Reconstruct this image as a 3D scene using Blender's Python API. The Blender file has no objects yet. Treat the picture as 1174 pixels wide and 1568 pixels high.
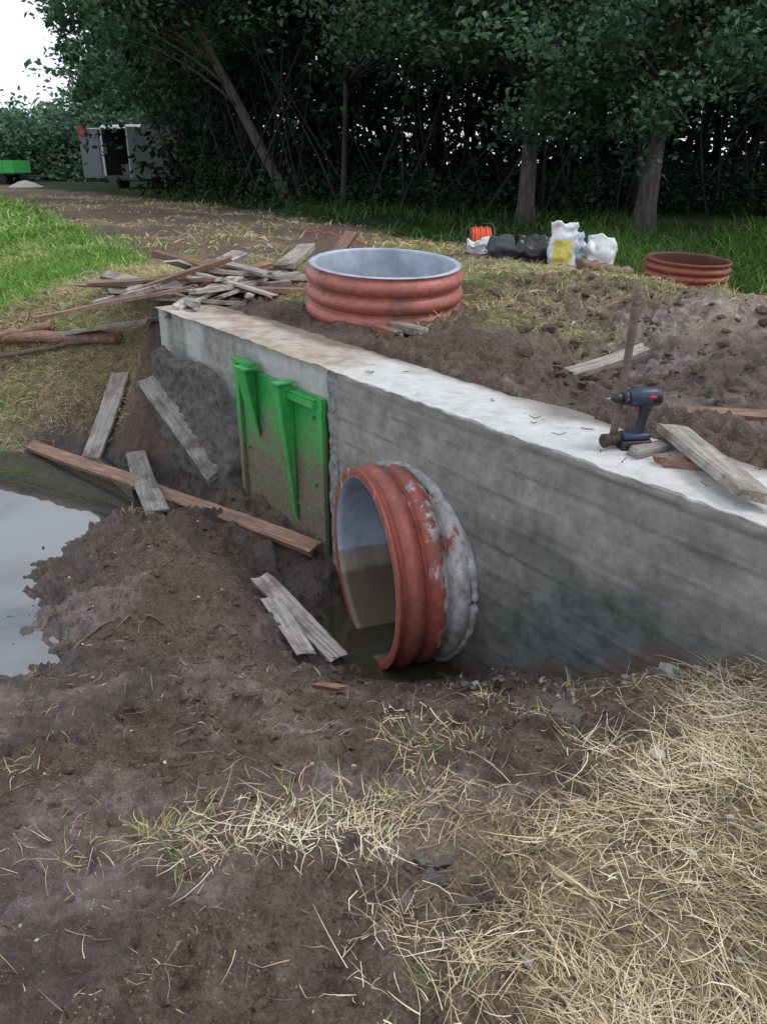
import bpy, bmesh, math, numpy as np
from mathutils import Vector, Matrix
# ---------------------------------------------------------------- noise
def h2(ix,iy,s):
    n=(ix.astype(np.int64)*374761393+iy.astype(np.int64)*668265263+s*974634777)&0x7fffffff
    n=((n^(n>>13))*1274126177)&0x7fffffff
    n=n^(n>>16)
    return (n&0xffff)/65535.0
def vn(x,y,s=0):
    x=np.asarray(x,float);y=np.asarray(y,float)
    ix=np.floor(x);iy=np.floor(y);fx=x-ix;fy=y-iy
    fx=fx*fx*(3-2*fx);fy=fy*fy*(3-2*fy)
    a=h2(ix,iy,s);b=h2(ix+1,iy,s);c=h2(ix,iy+1,s);d=h2(ix+1,iy+1,s)
    return (a*(1-fx)+b*fx)*(1-fy)+(c*(1-fx)+d*fx)*fy
def vr(x,y,s,f,an):
    c,sn=math.cos(an),math.sin(an);return vn((x*c-y*sn)*f,(x*sn+y*c)*f,s)
def fbm(x,y,s=0,o=4):
    t=0;a=.5;f=1
    for i in range(o):
        t=t+a*vr(x,y,s+i*17,f,i*1.1+.5);a*=.5;f*=2.03
    return t
def ss(a,b,x):
    t=np.clip((x-a)/(b-a),0,1);return t*t*(3-2*t)
# ---------------------------------------------------------------- terrain
HF=[(0,.3,0),(-1.5,.3,0),(1.5,.3,.08),(0,1.2,0),(-1,1.2,-.03),(1,1.3,.06),(2,1.2,.18),(0,2,-.12),(-1,2,-.15),(.8,2,.0),(1.2,2.05,.15),(1.6,1.5,.2),(2.5,.5,.25),
(.81,2.6,-.26),(.58,2.85,-.48),(0,2.65,-.38),(-.7,2.7,-.33),(-1.5,2.5,-.36),(.36,3.15,-.64),(.06,3.18,-.68),(-.12,3.12,-.62),(-.12,3.6,-.82),(-.34,3.55,-.71),(-.3,3.95,-.66),(.0,4.0,-.85),(.3,3.6,-.85),(.2,3.9,-.85),
(-.42,3.13,-.54),(-.55,3.45,-.55),(-1,3.7,-.38),(-1.35,4.2,-.41),(-1.5,3.05,-.53),(-1.66,3.22,-.645),(-1.72,3.6,-.63),(-1.95,3.3,-.76),(-2.06,4.66,-.68),(-1.65,4.9,-.56),(-1.0,4.6,-.48),(-.55,4.15,-.6),(-.7,3.6,-.48),(-.34,4.22,-.53),(-.98,5.1,-.44),
(-1.5,5.4,-.67),(-1.66,5.6,-.72),(-1.25,5.3,-.58),(-2.0,5.5,-.82),(-1.1,5.5,-.3),(-1.5,6.0,-.2),(-1.5,5.75,-.52),(-1.85,5.95,-.62),(-2.2,6.35,-.5),(-2.2,6.7,-.2),(-2.2,6.95,.2),(-2.3,7.2,.45),(-1.85,6.35,.1),(-1.9,6.6,.4),
(-3.3,6.4,-.68),(-3.4,6.6,-.6),(-3.5,7.1,-.3),(-3.5,7.4,.02),(-3.6,7.8,.3),(-3.8,8.7,.42),(-3,7.2,.1),(-3,7.7,.4),
(-2.6,5,-.95),(-3,4,-1),(-4.5,5.5,-1),(-3,2.4,-.75),(-5,3.5,-.95),(-8,6,-.8),(-8,8.5,.3),(-7,3,-.7),(-4,1.5,-.1),(-8,1,.1),(-2.4,1.9,-.3),(-2.2,2.6,-.5),(-1.9,2.9,-.57),
(-6,12,.42),(-12,15,.45),(-12,25,.6),(-20,20,.5),(-3,10,.50),(-5,-3,0),(5,-3,.2),(-20,5,.3),(-20,-10,.1),(10,-10,.2)]
HB=[(.5,4.2,.585),(1.3,3.2,.585),(1.9,2.4,.58),(0,5,.585),(-.8,6,.58),(-1.5,7,.56),(0,5.9,.59),(.4,5.4,.6),(-3,8.5,.5),(.75,5.0,.67),(1,6,.72),(1.0,4.65,.42),(1.35,4.2,.40),(1.2,5.0,.45),(.95,5.15,.66),(1.65,5,.56),(1.9,3.7,.50),(2.1,5.2,.69),(2.6,5.3,.72),(2.5,4.4,.58),(2.15,6,.68),(2.8,6.2,.62),(3.4,5.5,.62),(.62,4.75,.63),(1.3,5.45,.58),(1.4,5.75,.72),
(1.5,7.5,.70),(2.0,7.8,.66),(2.6,7.6,.55),(1.5,9.3,.62),(0,9,.65),(3.2,8.8,.26),(3.6,9.8,.2),(3.1,7.7,.42),(5,8,.15),(3.7,7,.35),(6,12,.2),(2.6,11,.35),(-3,12,.68),(-5,14.5,.72),(0,14,.5),(3,15,.35),(8,15,.3),(-6,20,.7),(-10,30,.65),(-10,40,.6),(0,25,.5),(10,25,.4),(5,3,.5),(4,1,.4),(-20,40,.6),(20,20,.4),(20,0,.4)]
def rbf(P):
    P=np.array(P,float);n=len(P);e=.12
    D=np.sqrt((P[:,None,0]-P[None,:,0])**2+(P[:,None,1]-P[None,:,1])**2+e*e)
    A=np.zeros((n+1,n+1));A[:n,:n]=D;A[n,:n]=1;A[:n,n]=1
    w=np.linalg.solve(A,np.append(P[:,2],0))
    def f(x,y):
        r=np.full(x.shape,w[n])
        for i in range(n): r=r+w[i]*np.sqrt((x-P[i,0])**2+(y-P[i,1])**2+e*e)
        return r
    return f
fF=rbf(HF);fB=rbf(HB)
NX,NY=.809,.587;Q0=2.216;DX,DY=-.587,.809
def qa(x,y): return NX*x+NY*y-Q0,(x-.04)*DX+(y-3.72)*DY
def WP(a,q,z): return (.04+DX*a+NX*q,3.72+DY*a+NY*q,z)
def base(x,y):
    x=np.asarray(x,float);y=np.asarray(y,float)
    q,a=qa(x,y)
    w=np.clip(a-3.0,0,1.6)*.7+np.clip(-2.6-a,0,2)*.6
    k=ss(.36-w*.3,.44+w,q)
    z=fF(x,y)*(1-k)+fB(x,y)*k
    R=np.sqrt(x*x+y*y);far=ss(38,70,R)
    return z*(1-far)+.6*far
def strawmask(x,y):
    n=fbm(x*2.2,y*2.2,5)-.5;n3=fbm(x*6,y*6,7)-.5
    s=x-(-.12+.42*(y-1.0))
    m=ss(-.1,.35,s+n*.9+n3*.4)*ss(2.35,1.85,y-.30*(x-.6)+n*.7+n3*.3)
    m=np.maximum(m,.8*np.exp(-((x+.05)/.40)**2-((y-1.62)/.13)**2)*ss(-.25,.15,n3+.05))
    m=np.maximum(m,.6*np.exp(-((x-.08)/.14)**2-((y-2.08)/.2)**2)*ss(-.2,.15,n3))
    m=np.maximum(m,.75*np.exp(-((x-1.25)/.35)**2-((y-2.1)/.18)**2))
    for (cx,cy,r) in((.09,1.45,.13),(.19,1.33,.11),(.55,2.1,.17),(.33,1.9,.14),(.75,2.05,.12),(.62,1.72,.08)): m=m*(1-.95*np.exp(-((x-cx)**2+(y-cy)**2)/(r*r)))
    return np.clip(m,0,1)*(y>-3)
def seg(x,y,ax_,ay,bx,by): return ((bx-ax_)*(y-ay)-(by-ay)*(x-ax_))/math.hypot(bx-ax_,by-ay)
def fieldmask(x,y):
    n=(fbm(x*.7,y*.7,9)-.5)*1.6
    l=seg(x,y,-2.5,9.0,-10.5,24)
    return ss(-.2,.5,l+n*.5)*ss(7.6,8.3,y-(x+3.7)*.35+n*.3)*ss(-2.2,-2.8,x+n*.2)
def forestmask(x,y):
    n=(fbm(x*.6,y*.6,21)-.5)*2
    a=seg(x,y,2.6,10.5,-2.2,17.5);b=seg(x,y,-2.2,17.5,-30,60)
    return ss(-.4,.6,np.minimum(-a,-b)+n*.4)*ss(8,9.5,y)
def bankmask(x,y):
    n=(fbm(x*1.5,y*1.5,31)-.5)
    return ss(6.35,6.7,y+n*.5)*ss(-1.75,-2.1,x+n*.3)*ss(9,8,y)*(1-fieldmask(x,y))
def embmask(x,y):
    n=fbm(x*1.1,y*1.1,41)
    q,a=qa(x,y)
    m=ss(.75,1.1,q)*ss(.42,.58,n)*ss(12,10,y)*ss(5.0,5.6,y+.2*x)
    m=m*(1-ss(2.2,2.8,x)*ss(6.8,6.2,y))
    m=m*(1-np.exp(-((x+1.5)/1.)**2-((y-7.1)/.5)**2))
    m=np.maximum(m,.95*ss(6.1,6.8,y)*ss(.1,.5,x)*ss(9.5,8.5,y)*ss(.3,.45,n)*ss(2.6,2.2,x))
    m=np.maximum(m,.9*ss(.5,.7,x)*ss(1.5,1.2,x-.3*(y-5.3))*ss(4.95,5.2,y-.5*(x-.9))*ss(6.6,6.1,y))
    return m
def detail(x,y):
    q,a=qa(x,y)
    st=strawmask(x,y);far=ss(9,6,y)*ss(4,2.8,np.abs(x))
    bil=lambda s,f,an:1-np.abs(2*vr(x,y,s,f,an)-1)
    back=ss(.5,.8,q)*ss(8,7,y)*ss(.8,1.3,x)*ss(6.6,6.0,y)
    l=(fbm(x*3,y*3,1,3)-.44)*.13
    l=l+(bil(3,9.,.3)*bil(8,7.,1.2)-.3)*.06*(1-.5*back)
    cl=ss(.35,.6,fbm(x*2.3,y*2.3,88))
    l=l+ss(.50,.60,vr(x,y,14,13,.8))*.030*cl+ss(.5,.6,vr(x,y,15,26,.2))*.016*cl+ss(.5,.60,vr(x,y,16,45,1.9))*.009
    l=l+(bil(4,21.,2.)-.5)*.018*vn(x*5,y*5,77)*2
    l=l+(vr(x,y,6,47,.4)-.5)*.012+(vr(x,y,7,85,1.4)-.5)*.007
    r=np.sin((x*.55+y)*26+3*fbm(x*3,y*3,12))*.018*ss(-.1,-.5,x)*ss(1.2,1.6,y)*ss(2.9,2.4,y)
    l=l+r+back*((fbm(x*1.7,y*1.7,93,3)-.44)*.28+ss(.48,.56,vr(x,y,94,5,.7))*.05)
    m=(1-.6*st)*(1-.6*bankmask(x,y))
    near=l*m*far
    d=ss(.0,.1,np.abs(q-.2)-.12)
    flat=1-np.exp(-((x)**2+(y-5.9)**2)/.35)
    farl=(fbm(x*.8,y*.8,15)-.45)*.18*ss(7,10,y)*ss(80,30,y)+(fbm(x*3,y*3,16)-.45)*.18*ss(6.5,9,y)*ss(26,18,y)
    mouth=1-.75*np.exp(-((x-.15)**2+(y-3.35)**2)/.09)
    return near*d*(.3+.7*flat)*mouth+farl
def H(x,y): return base(x,y)+detail(x,y)
def GZ(x,y): return float(H(np.array([x]),np.array([y]))[0])
def BZ(x,y): return float(base(np.array([x]),np.array([y]))[0])
# ---------------------------------------------------------------- mesh helpers
COL=bpy.context.scene.collection
def link(o,parent=None):
    COL.objects.link(o)
    if parent is not None:o.parent=parent
    return o
def npmesh(name,V,F,mats,attrs=None,smooth=True,loc=None,parent=None,midx=None):
    V=np.asarray(V,np.float32);F=np.asarray(F,np.int32)
    if loc is not None: V=V-np.array(loc,np.float32)
    k=F.shape[1]
    me=bpy.data.meshes.new(name);me.vertices.add(len(V));me.vertices.foreach_set("co",V.ravel())
    me.loops.add(F.size);me.loops.foreach_set("vertex_index",F.ravel())
    me.polygons.add(len(F));me.polygons.foreach_set("loop_start",np.arange(0,F.size,k,dtype=np.int32))
    if not isinstance(mats,(list,tuple)): mats=[mats]
    for m in mats: me.materials.append(m)
    if midx is not None: me.polygons.foreach_set("material_index",np.asarray(midx,np.int32))
    me.polygons.foreach_set("use_smooth",np.full(len(F),smooth))
    me.update(calc_edges=True)
    if attrs:
        for n,a in attrs.items():
            at=me.attributes.new(n,'FLOAT','POINT');at.data.foreach_set("value",np.asarray(a,np.float32))
    o=bpy.data.objects.new(name,me)
    if loc is not None:o.location=loc
    return link(o,parent)
def empty(name,loc):
    o=bpy.data.objects.new(name,None);o.location=loc;o.empty_display_size=.1
    link(o);bpy.context.view_layer.update();return o
class Acc:
    def __init__(s): s.V=[];s.F=[];s.n=0;s.A=[];s.M=[]
    def add(s,V,F,a=0.,m=0):
        V=np.asarray(V,float);F=np.asarray(F,int)
        s.V.append(V);s.F.append(F+s.n);s.n+=len(V);s.A.append(np.full(len(V),a));s.M.append(np.full(len(F),m))
    def make(s,name,mats,smooth=True,loc=None,parent=None):
        return npmesh(name,np.concatenate(s.V),np.concatenate(s.F),mats,{'v':np.concatenate(s.A)},smooth,loc,parent,np.concatenate(s.M))
def grid_faces(nu,nv,closeu=False,closev=False):
    i=np.arange(nu*nv).reshape(nu,nv)
    if closeu:i=np.vstack([i,i[:1]])
    if closev:i=np.hstack([i,i[:,:1]])
    return np.stack([i[:-1,:-1],i[1:,:-1],i[1:,1:],i[:-1,1:]],-1).reshape(-1,4)
def _cap(V,F,c,start,n,flip):
    ring=V[start:start+n];m=len(V)
    V=np.vstack([V,np.asarray(c)+(ring-np.asarray(c))*.5])
    k=np.arange(n);k2=(k+1)%n
    q=np.stack([start+k,start+k2,m+k2,m+k],1)
    if flip:q=q[:,::-1]
    strip=np.array([[m+i,m+i+1,m+(n-2-i),m+(n-1-i)] for i in range(n//2-1)])
    if flip:strip=strip[:,::-1]
    return V,np.vstack([F,q,strip])
def tube(P,R,n=8,caps=True):
    P=np.asarray(P,float);R=np.broadcast_to(np.asarray(R,float),(len(P),))
    T=np.gradient(P,axis=0);T/=np.linalg.norm(T,axis=1)[:,None]+1e-9
    ref=np.array([0,0,1.]) if abs(T[0,2])<.8 else np.array([1.,0,0])
    A=np.cross(T,ref);A/=np.linalg.norm(A,axis=1)[:,None]+1e-9;B=np.cross(T,A)
    t=np.linspace(0,2*np.pi,n,endpoint=False)
    V=(P[:,None]+R[:,None,None]*(np.cos(t)[None,:,None]*A[:,None]+np.sin(t)[None,:,None]*B[:,None])).reshape(-1,3)
    F=grid_faces(len(P),n,False,True)
    if caps:
        V,F=_cap(V,F,P[0],0,n,False);V,F=_cap(V,F,P[-1],(len(P)-1)*n,n,True)
    return V,F
def revolve(prof,C,axis,up,n=96):
    axis=np.array(axis,float);axis/=np.linalg.norm(axis);up=np.array(up,float);up-=axis*up.dot(axis);up/=np.linalg.norm(up);h=np.cross(axis,up)
    pr=np.array(prof,float);t=np.linspace(0,2*np.pi,n,endpoint=False)
    V=np.array(C)+pr[:,0][:,None,None]*axis+pr[:,1][:,None,None]*(np.cos(t)[None,:,None]*up+np.sin(t)[None,:,None]*h)
    return V.reshape(-1,3)
def loft(secs,n=20,p=2.0,ux=(1,0,0),uy=(0,1,0)):
    t=np.linspace(0,2*np.pi,n,endpoint=False);c=np.cos(t);s=np.sin(t)
    cx=np.sign(c)*np.abs(c)**(2/p);sy=np.sign(s)*np.abs(s)**(2/p)
    ux=np.array(ux,float);uy=np.array(uy,float);V=[]
    for c0,rx,ry in secs: V.append(np.array(c0)+cx[:,None]*rx*ux+sy[:,None]*ry*uy)
    V=np.vstack(V);F=grid_faces(len(secs),n,False,True)
    V,F=_cap(V,F,secs[0][0],0,n,False);V,F=_cap(V,F,secs[-1][0],(len(secs)-1)*n,n,True)
    return V,F
def boxm(c,s):
    x,y,z=np.array(s)/2
    V=np.array([(i,j,k) for i in(-x,x) for j in(-y,y) for k in(-z,z)])+np.array(c)
    return V,np.array([(0,1,3,2),(4,6,7,5),(0,4,5,1),(2,3,7,6),(0,2,6,4),(1,5,7,3)])
# ---------------------------------------------------------------- materials
def newmat(name):
    m=bpy.data.materials.new(name);m.use_nodes=True;nt=m.node_tree;b=nt.nodes["Principled BSDF"]
    return m,nt,b
def nd(nt,t,**k):
    n=nt.nodes.new(t)
    for a,v in k.items(): setattr(n,a,v)
    return n
def noise(nt,scale,detail=4,vec=None,rough=.55,dist=0):
    n=nd(nt,'ShaderNodeTexNoise');n.inputs['Scale'].default_value=scale;n.inputs['Detail'].default_value=detail;n.inputs['Roughness'].default_value=rough;n.inputs['Distortion'].default_value=dist
    if vec is not None: nt.links.new(vec,n.inputs['Vector'])
    return n.outputs['Fac']
def ramp(nt,fac,stops):
    r=nd(nt,'ShaderNodeValToRGB');e=r.color_ramp.elements
    while len(e)<len(stops): e.new(.5)
    for i,(p,c) in enumerate(stops):
        e[i].position=p;e[i].color=(c if len(c)==4 else tuple(c)+(1,)) if not isinstance(c,(int,float)) else (c,c,c,1)
    nt.links.new(fac,r.inputs['Fac']);return r.outputs['Color']
def mix(nt,f,a,b,bt='MIX'):
    m=nd(nt,'ShaderNodeMix',data_type='RGBA',blend_type=bt)
    for s,v in((m.inputs[0],f),(m.inputs[6],a),(m.inputs[7],b)):
        if isinstance(v,(int,float)): s.default_value=v if s.type=='VALUE' else (v,v,v,1)
        elif isinstance(v,tuple): s.default_value=v if len(v)==4 else v+(1,)
        else: nt.links.new(v,s)
    return m.outputs[2]
def mth(nt,op,a,b=0.,c=0.):
    m=nd(nt,'ShaderNodeMath',operation=op)
    for s,v in zip(m.inputs,(a,b,c)):
        if isinstance(v,(int,float)): s.default_value=v
        else: nt.links.new(v,s)
    return m.outputs[0]
def attr(nt,n): return nd(nt,'ShaderNodeAttribute',attribute_name=n).outputs['Fac']
def objco(nt): return nd(nt,'ShaderNodeTexCoord').outputs['Object']
def pos(nt): return nd(nt,'ShaderNodeNewGeometry').outputs['Position']
def sep(nt,v):
    s=nd(nt,'ShaderNodeSeparateXYZ');nt.links.new(v,s.inputs[0]);return s.outputs
def mapping(nt,v,scale):
    m=nd(nt,'ShaderNodeMapping');m.inputs['Scale'].default_value=scale;nt.links.new(v,m.inputs['Vector']);return m.outputs[0]
def bump(nt,b,h,strength=.5,dist=.01):
    n=nd(nt,'ShaderNodeBump');n.inputs['Strength'].default_value=strength;n.inputs['Distance'].default_value=dist
    nt.links.new(h,n.inputs['Height']);nt.links.new(n.outputs[0],b.inputs['Normal'])
def setc(nt,b,c,rough=.8):
    if isinstance(c,tuple): b.inputs['Base Color'].default_value=c+(1,)
    else: nt.links.new(c,b.inputs['Base Color'])
    if isinstance(rough,(int,float)): b.inputs['Roughness'].default_value=rough
    else: nt.links.new(rough,b.inputs['Roughness'])
def simple(name,c,rough=.6,metal=0,var=.25,scale=30,bs=.2):
    m,nt,b=newmat(name);o=objco(nt);n=noise(nt,scale,4,o)
    lo=tuple(x*(1-var) for x in c);hi=tuple(min(1,x*(1+var)) for x in c)
    setc(nt,b,ramp(nt,n,[(.3,lo),(.7,hi)]),rough);b.inputs['Metallic'].default_value=metal
    if bs:bump(nt,b,n,bs,.004)
    return m
# ground
M_ground,nt,b=newmat("ground_soil")
P=pos(nt)
n1=noise(nt,2.2,5,P,.6);n2=noise(nt,14,7,P,.74);n3=noise(nt,90,3,P,.7)
mud=ramp(nt,n1,[(.30,(.070,.047,.038)),(.5,(.130,.090,.072)),(.7,(.215,.158,.130))])
mud=mix(nt,.6,mud,ramp(nt,n2,[(.32,(.035,.023,.018)),(.48,(.115,.079,.062)),(.60,(.19,.140,.113)),(.72,(.34,.27,.225))]))
mud=mix(nt,.38,mud,ramp(nt,n3,[(.32,(.035,.025,.019)),(.68,(.28,.21,.175))]))
sp=nd(nt,'ShaderNodeTexVoronoi');sp.inputs['Scale'].default_value=55;nt.links.new(P,sp.inputs['Vector'])
spk=mth(nt,'MULTIPLY',mth(nt,'LESS_THAN',sp.outputs['Distance'],.14),mth(nt,'GREATER_THAN',n1,.50))
mud=mix(nt,mth(nt,'MULTIPLY',spk,.75),mud,(.42,.38,.33))
mud=mix(nt,attr(nt,'wet'),mud,mix(nt,.45,mud,(.025,.020,.017)))
clay=ramp(nt,n2,[(.3,(.13,.088,.078)),(.5,(.29,.22,.20)),(.66,(.50,.44,.42))])
mud=mix(nt,attr(nt,'clay'),mud,clay)
straw=ramp(nt,n3,[(.3,(.11,.082,.046)),(.5,(.30,.23,.13)),(.7,(.50,.41,.25))])
g=mix(nt,mth(nt,'MULTIPLY',attr(nt,'straw'),ramp(nt,n2,[(.35,0.),(.6,1.)])),mud,straw)
grn=ramp(nt,n2,[(.3,(.07,.14,.03)),(.55,(.17,.30,.07)),(.75,(.28,.38,.11))])
g=mix(nt,attr(nt,'green'),g,grn)
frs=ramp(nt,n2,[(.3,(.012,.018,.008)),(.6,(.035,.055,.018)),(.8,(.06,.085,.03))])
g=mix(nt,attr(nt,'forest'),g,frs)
wr=mth(nt,'MULTIPLY',attr(nt,'wet'),ramp(nt,n2,[(.42,.30),(.6,.68)]))
setc(nt,b,g,mth(nt,'SUBTRACT',.95,wr))
bump(nt,b,mth(nt,'ADD',n2,mth(nt,'MULTIPLY',n3,.4)),1.,.032)
nt.links.new(mth(nt,'ADD',mth(nt,'MULTIPLY',attr(nt,'wet'),.5),.12),b.inputs['Specular IOR Level'])
# concrete
M_conc,nt,b=newmat("concrete")
P=pos(nt)
n1=noise(nt,1.8,5,P,.6);n2=noise(nt,11,7,P,.68);n3=noise(nt,130,2,P,.7)
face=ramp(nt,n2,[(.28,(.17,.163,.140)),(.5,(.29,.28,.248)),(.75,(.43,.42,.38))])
face=mix(nt,attr(nt,'board'),face,(.120,.120,.108))
wetc=ramp(nt,n2,[(.3,(.058,.063,.060)),(.7,(.150,.154,.143))])
face=mix(nt,attr(nt,'wet'),face,wetc)
lightf=ramp(nt,n2,[(.3,(.34,.34,.32)),(.7,(.54,.54,.52))])
face=mix(nt,attr(nt,'pale'),face,lightf)
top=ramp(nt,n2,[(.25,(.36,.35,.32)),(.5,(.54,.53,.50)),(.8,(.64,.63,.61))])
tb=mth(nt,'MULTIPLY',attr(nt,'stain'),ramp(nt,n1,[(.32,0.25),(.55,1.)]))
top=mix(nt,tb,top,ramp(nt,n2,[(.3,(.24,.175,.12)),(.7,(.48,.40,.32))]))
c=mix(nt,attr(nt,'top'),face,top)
c=mix(nt,attr(nt,'mud'),c,(.11,.082,.065))
pv=nd(nt,'ShaderNodeTexVoronoi');pv.inputs['Scale'].default_value=38;nt.links.new(P,pv.inputs['Vector'])
pit=mth(nt,'MULTIPLY',mth(nt,'LESS_THAN',pv.outputs['Distance'],.13),mth(nt,'GREATER_THAN',n1,.5))
c=mix(nt,mth(nt,'MULTIPLY',pit,.6),c,(.06,.06,.05))
setc(nt,b,c,mth(nt,'SUBTRACT',.88,mth(nt,'MULTIPLY',attr(nt,'wet'),.35)))
bump(nt,b,mth(nt,'SUBTRACT',mth(nt,'ADD',n2,mth(nt,'MULTIPLY',n3,.3)),mth(nt,'MULTIPLY',pit,.5)),.6,.010)
M_mortar=simple("mortar",(.33,.33,.31),.9,0,.45,18,.8)
M_strip=simple("rough_concrete",(.22,.215,.195),.9,0,.5,22,1.)
M_mudl,nt,b=newmat("grey_mud");P=pos(nt);n2=noise(nt,16,6,P,.7);setc(nt,b,ramp(nt,n2,[(.3,(.050,.042,.037)),(.55,(.12,.104,.090)),(.75,(.22,.195,.17))]),.6);bump(nt,b,n2,1.,.03)
def pipemat(name,red,red2,smear,dk=.7):
    m,nt,b=newmat(name);P=objco(nt);n1=noise(nt,5,5,P,.65);n2=noise(nt,22,6,P,.7)
    c=ramp(nt,n2,[(.25,red2),(.6,red),(.85,tuple(x*1.35 for x in red))])
    if smear:
        st=noise(nt,8,7,mapping(nt,P,(1,1,.3)),.7)
        f=ramp(nt,mth(nt,'ADD',mth(nt,'MULTIPLY',attr(nt,'v'),smear),st),[(.60,0.),(.66,1.)])
        c=mix(nt,mth(nt,'MULTIPLY',f,.88),c,ramp(nt,n2,[(.3,(.26,.27,.27)),(.7,(.62,.63,.63))]))
    c=mix(nt,ramp(nt,n1,[(.50,0.),(.68,dk)]),c,(.13,.075,.055))
    setc(nt,b,c,ramp(nt,n1,[(.3,.35),(.7,.7)]));bump(nt,b,n2,.25,.006);return m
M_pipe=pipemat("pipe_red",(.35,.085,.058),(.17,.048,.033),.5)
M_ring=pipemat("ring_red",(.42,.13,.095),(.24,.08,.06),0)
M_ring2=pipemat("ring_brown",(.32,.080,.04),(.16,.04,.025),0,.4)
M_ring2i=simple("ring_brown_inside",(.10,.035,.022),.6,0,.3,6,0)
M_pipein,nt,b=newmat("pipe_inside");P=pos(nt);n2=noise(nt,9,6,P,.65);z=sep(nt,P)[2]
c=ramp(nt,n2,[(.3,(.27,.33,.41)),(.6,(.40,.47,.56)),(.8,(.52,.58,.65))])
n4=noise(nt,7,5,mapping(nt,P,(1,1,.4)),.6)
c=mix(nt,ramp(nt,mth(nt,'ADD',mth(nt,'MULTIPLY',mth(nt,'ADD',z,mth(nt,'MULTIPLY',n4,.04)),-7),-2.3),[(0.,0.),(.10,.88)]),c,ramp(nt,n4,[(.3,(.17,.13,.08)),(.7,(.33,.28,.20))]))
c=mix(nt,ramp(nt,mth(nt,'ADD',mth(nt,'MULTIPLY',mth(nt,'ADD',z,mth(nt,'MULTIPLY',n4,.05)),-7),-3.0),[(0.,0.),(.2,.85)]),c,(.10,.072,.045))
setc(nt,b,c,.35)
M_ringin=simple("ring_inside",(.42,.48,.56),.4,0,.3,6,.1)
M_green,nt,b=newmat("green_paint");P=pos(nt);n1=noise(nt,7,6,P,.65);n2=noise(nt,40,4,P,.7);z=sep(nt,P)[2]
c=ramp(nt,n1,[(.3,(.022,.27,.05)),(.7,(.05,.46,.10))])
mudf=ramp(nt,mth(nt,'ADD',mth(nt,'MULTIPLY',z,-1.0),mth(nt,'MULTIPLY',n1,1.3)),[(.36,0.),(.72,1.)])
mudf=mth(nt,'MULTIPLY',mudf,attr(nt,'v'))
c=mix(nt,mudf,c,ramp(nt,n2,[(.3,(.095,.088,.055)),(.7,(.24,.20,.14))]))
c=mix(nt,mth(nt,'GREATER_THAN',noise(nt,24,6,P,.7),.62),c,(.15,.12,.08))
setc(nt,b,c,.5);bump(nt,b,n2,.25,.004)
def woodmat(name,a,bb,cc,wet=.8,dark=.75):
    m,nt,b=newmat(name);o=objco(nt);r=nd(nt,'ShaderNodeObjectInfo').outputs['Random']
    v=nd(nt,'ShaderNodeVectorMath',operation='ADD');nt.links.new(o,v.inputs[0]);cmb=nd(nt,'ShaderNodeCombineXYZ')
    nt.links.new(mth(nt,'MULTIPLY',r,20),cmb.inputs[0]);nt.links.new(mth(nt,'MULTIPLY',r,7),cmb.inputs[1]);nt.links.new(cmb.outputs[0],v.inputs[1])
    g=noise(nt,6,6,mapping(nt,v.outputs[0],(.6,14,14)),.65,.4);l=noise(nt,5,6,v.outputs[0],.7)
    c=ramp(nt,g,[(.3,a),(.52,bb),(.72,cc)])
    c=mix(nt,ramp(nt,l,[(.46,0.),(.64,dark)]),c,(.10,.070,.052))
    c=mix(nt,1.0,c,ramp(nt,r,[(0.,(.65,.63,.62)),(1.,(1.15,1.12,1.1))]),'MULTIPLY')
    setc(nt,b,c,wet);bump(nt,b,g,.7,.005);return m
M_wgrey=woodmat("weathered_wood",(.19,.165,.14),(.40,.37,.33),(.60,.57,.53))
M_wbrown=woodmat("brown_wood",(.10,.05,.032),(.25,.13,.08),(.46,.32,.22),.5,.6)
M_wpaint=woodmat("painted_wood",(.24,.10,.07),(.50,.45,.42),(.74,.73,.71))
M_wdark=woodmat("dark_handle_wood",(.06,.04,.03),(.14,.10,.075),(.24,.18,.14),.6)
M_bark,nt,b=newmat("bark");o=objco(nt);g=noise(nt,7,6,mapping(nt,o,(2.2,2.2,.5)),.7);setc(nt,b,ramp(nt,g,[(.3,(.035,.030,.024)),(.55,(.12,.10,.08)),(.75,(.22,.19,.15))]),.95);bump(nt,b,g,1.,.05)
M_barkd=simple("bark_dark",(.028,.024,.018),.95,0,.5,4,0)
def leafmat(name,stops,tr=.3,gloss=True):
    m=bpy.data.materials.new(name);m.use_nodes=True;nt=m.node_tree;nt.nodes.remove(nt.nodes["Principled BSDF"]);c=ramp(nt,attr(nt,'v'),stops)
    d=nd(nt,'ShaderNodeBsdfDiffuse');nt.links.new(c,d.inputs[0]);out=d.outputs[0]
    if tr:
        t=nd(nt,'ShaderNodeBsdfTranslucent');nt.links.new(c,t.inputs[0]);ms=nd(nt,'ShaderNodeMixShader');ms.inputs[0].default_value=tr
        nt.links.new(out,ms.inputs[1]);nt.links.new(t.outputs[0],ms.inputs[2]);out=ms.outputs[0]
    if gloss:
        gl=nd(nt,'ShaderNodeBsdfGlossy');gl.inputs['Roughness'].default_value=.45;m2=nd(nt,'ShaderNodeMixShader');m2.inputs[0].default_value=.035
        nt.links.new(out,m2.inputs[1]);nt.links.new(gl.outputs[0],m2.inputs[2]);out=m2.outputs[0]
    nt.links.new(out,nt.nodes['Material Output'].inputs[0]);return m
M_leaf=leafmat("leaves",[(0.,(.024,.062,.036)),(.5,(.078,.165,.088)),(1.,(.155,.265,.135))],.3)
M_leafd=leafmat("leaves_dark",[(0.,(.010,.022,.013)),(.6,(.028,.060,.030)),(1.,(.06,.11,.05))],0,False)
M_grass=leafmat("grass_blades",[(0.,(.06,.15,.025)),(.45,(.18,.36,.07)),(.6,(.32,.38,.13)),(.72,(.48,.39,.20)),(1.,(.72,.60,.38))],.15,False)
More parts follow.
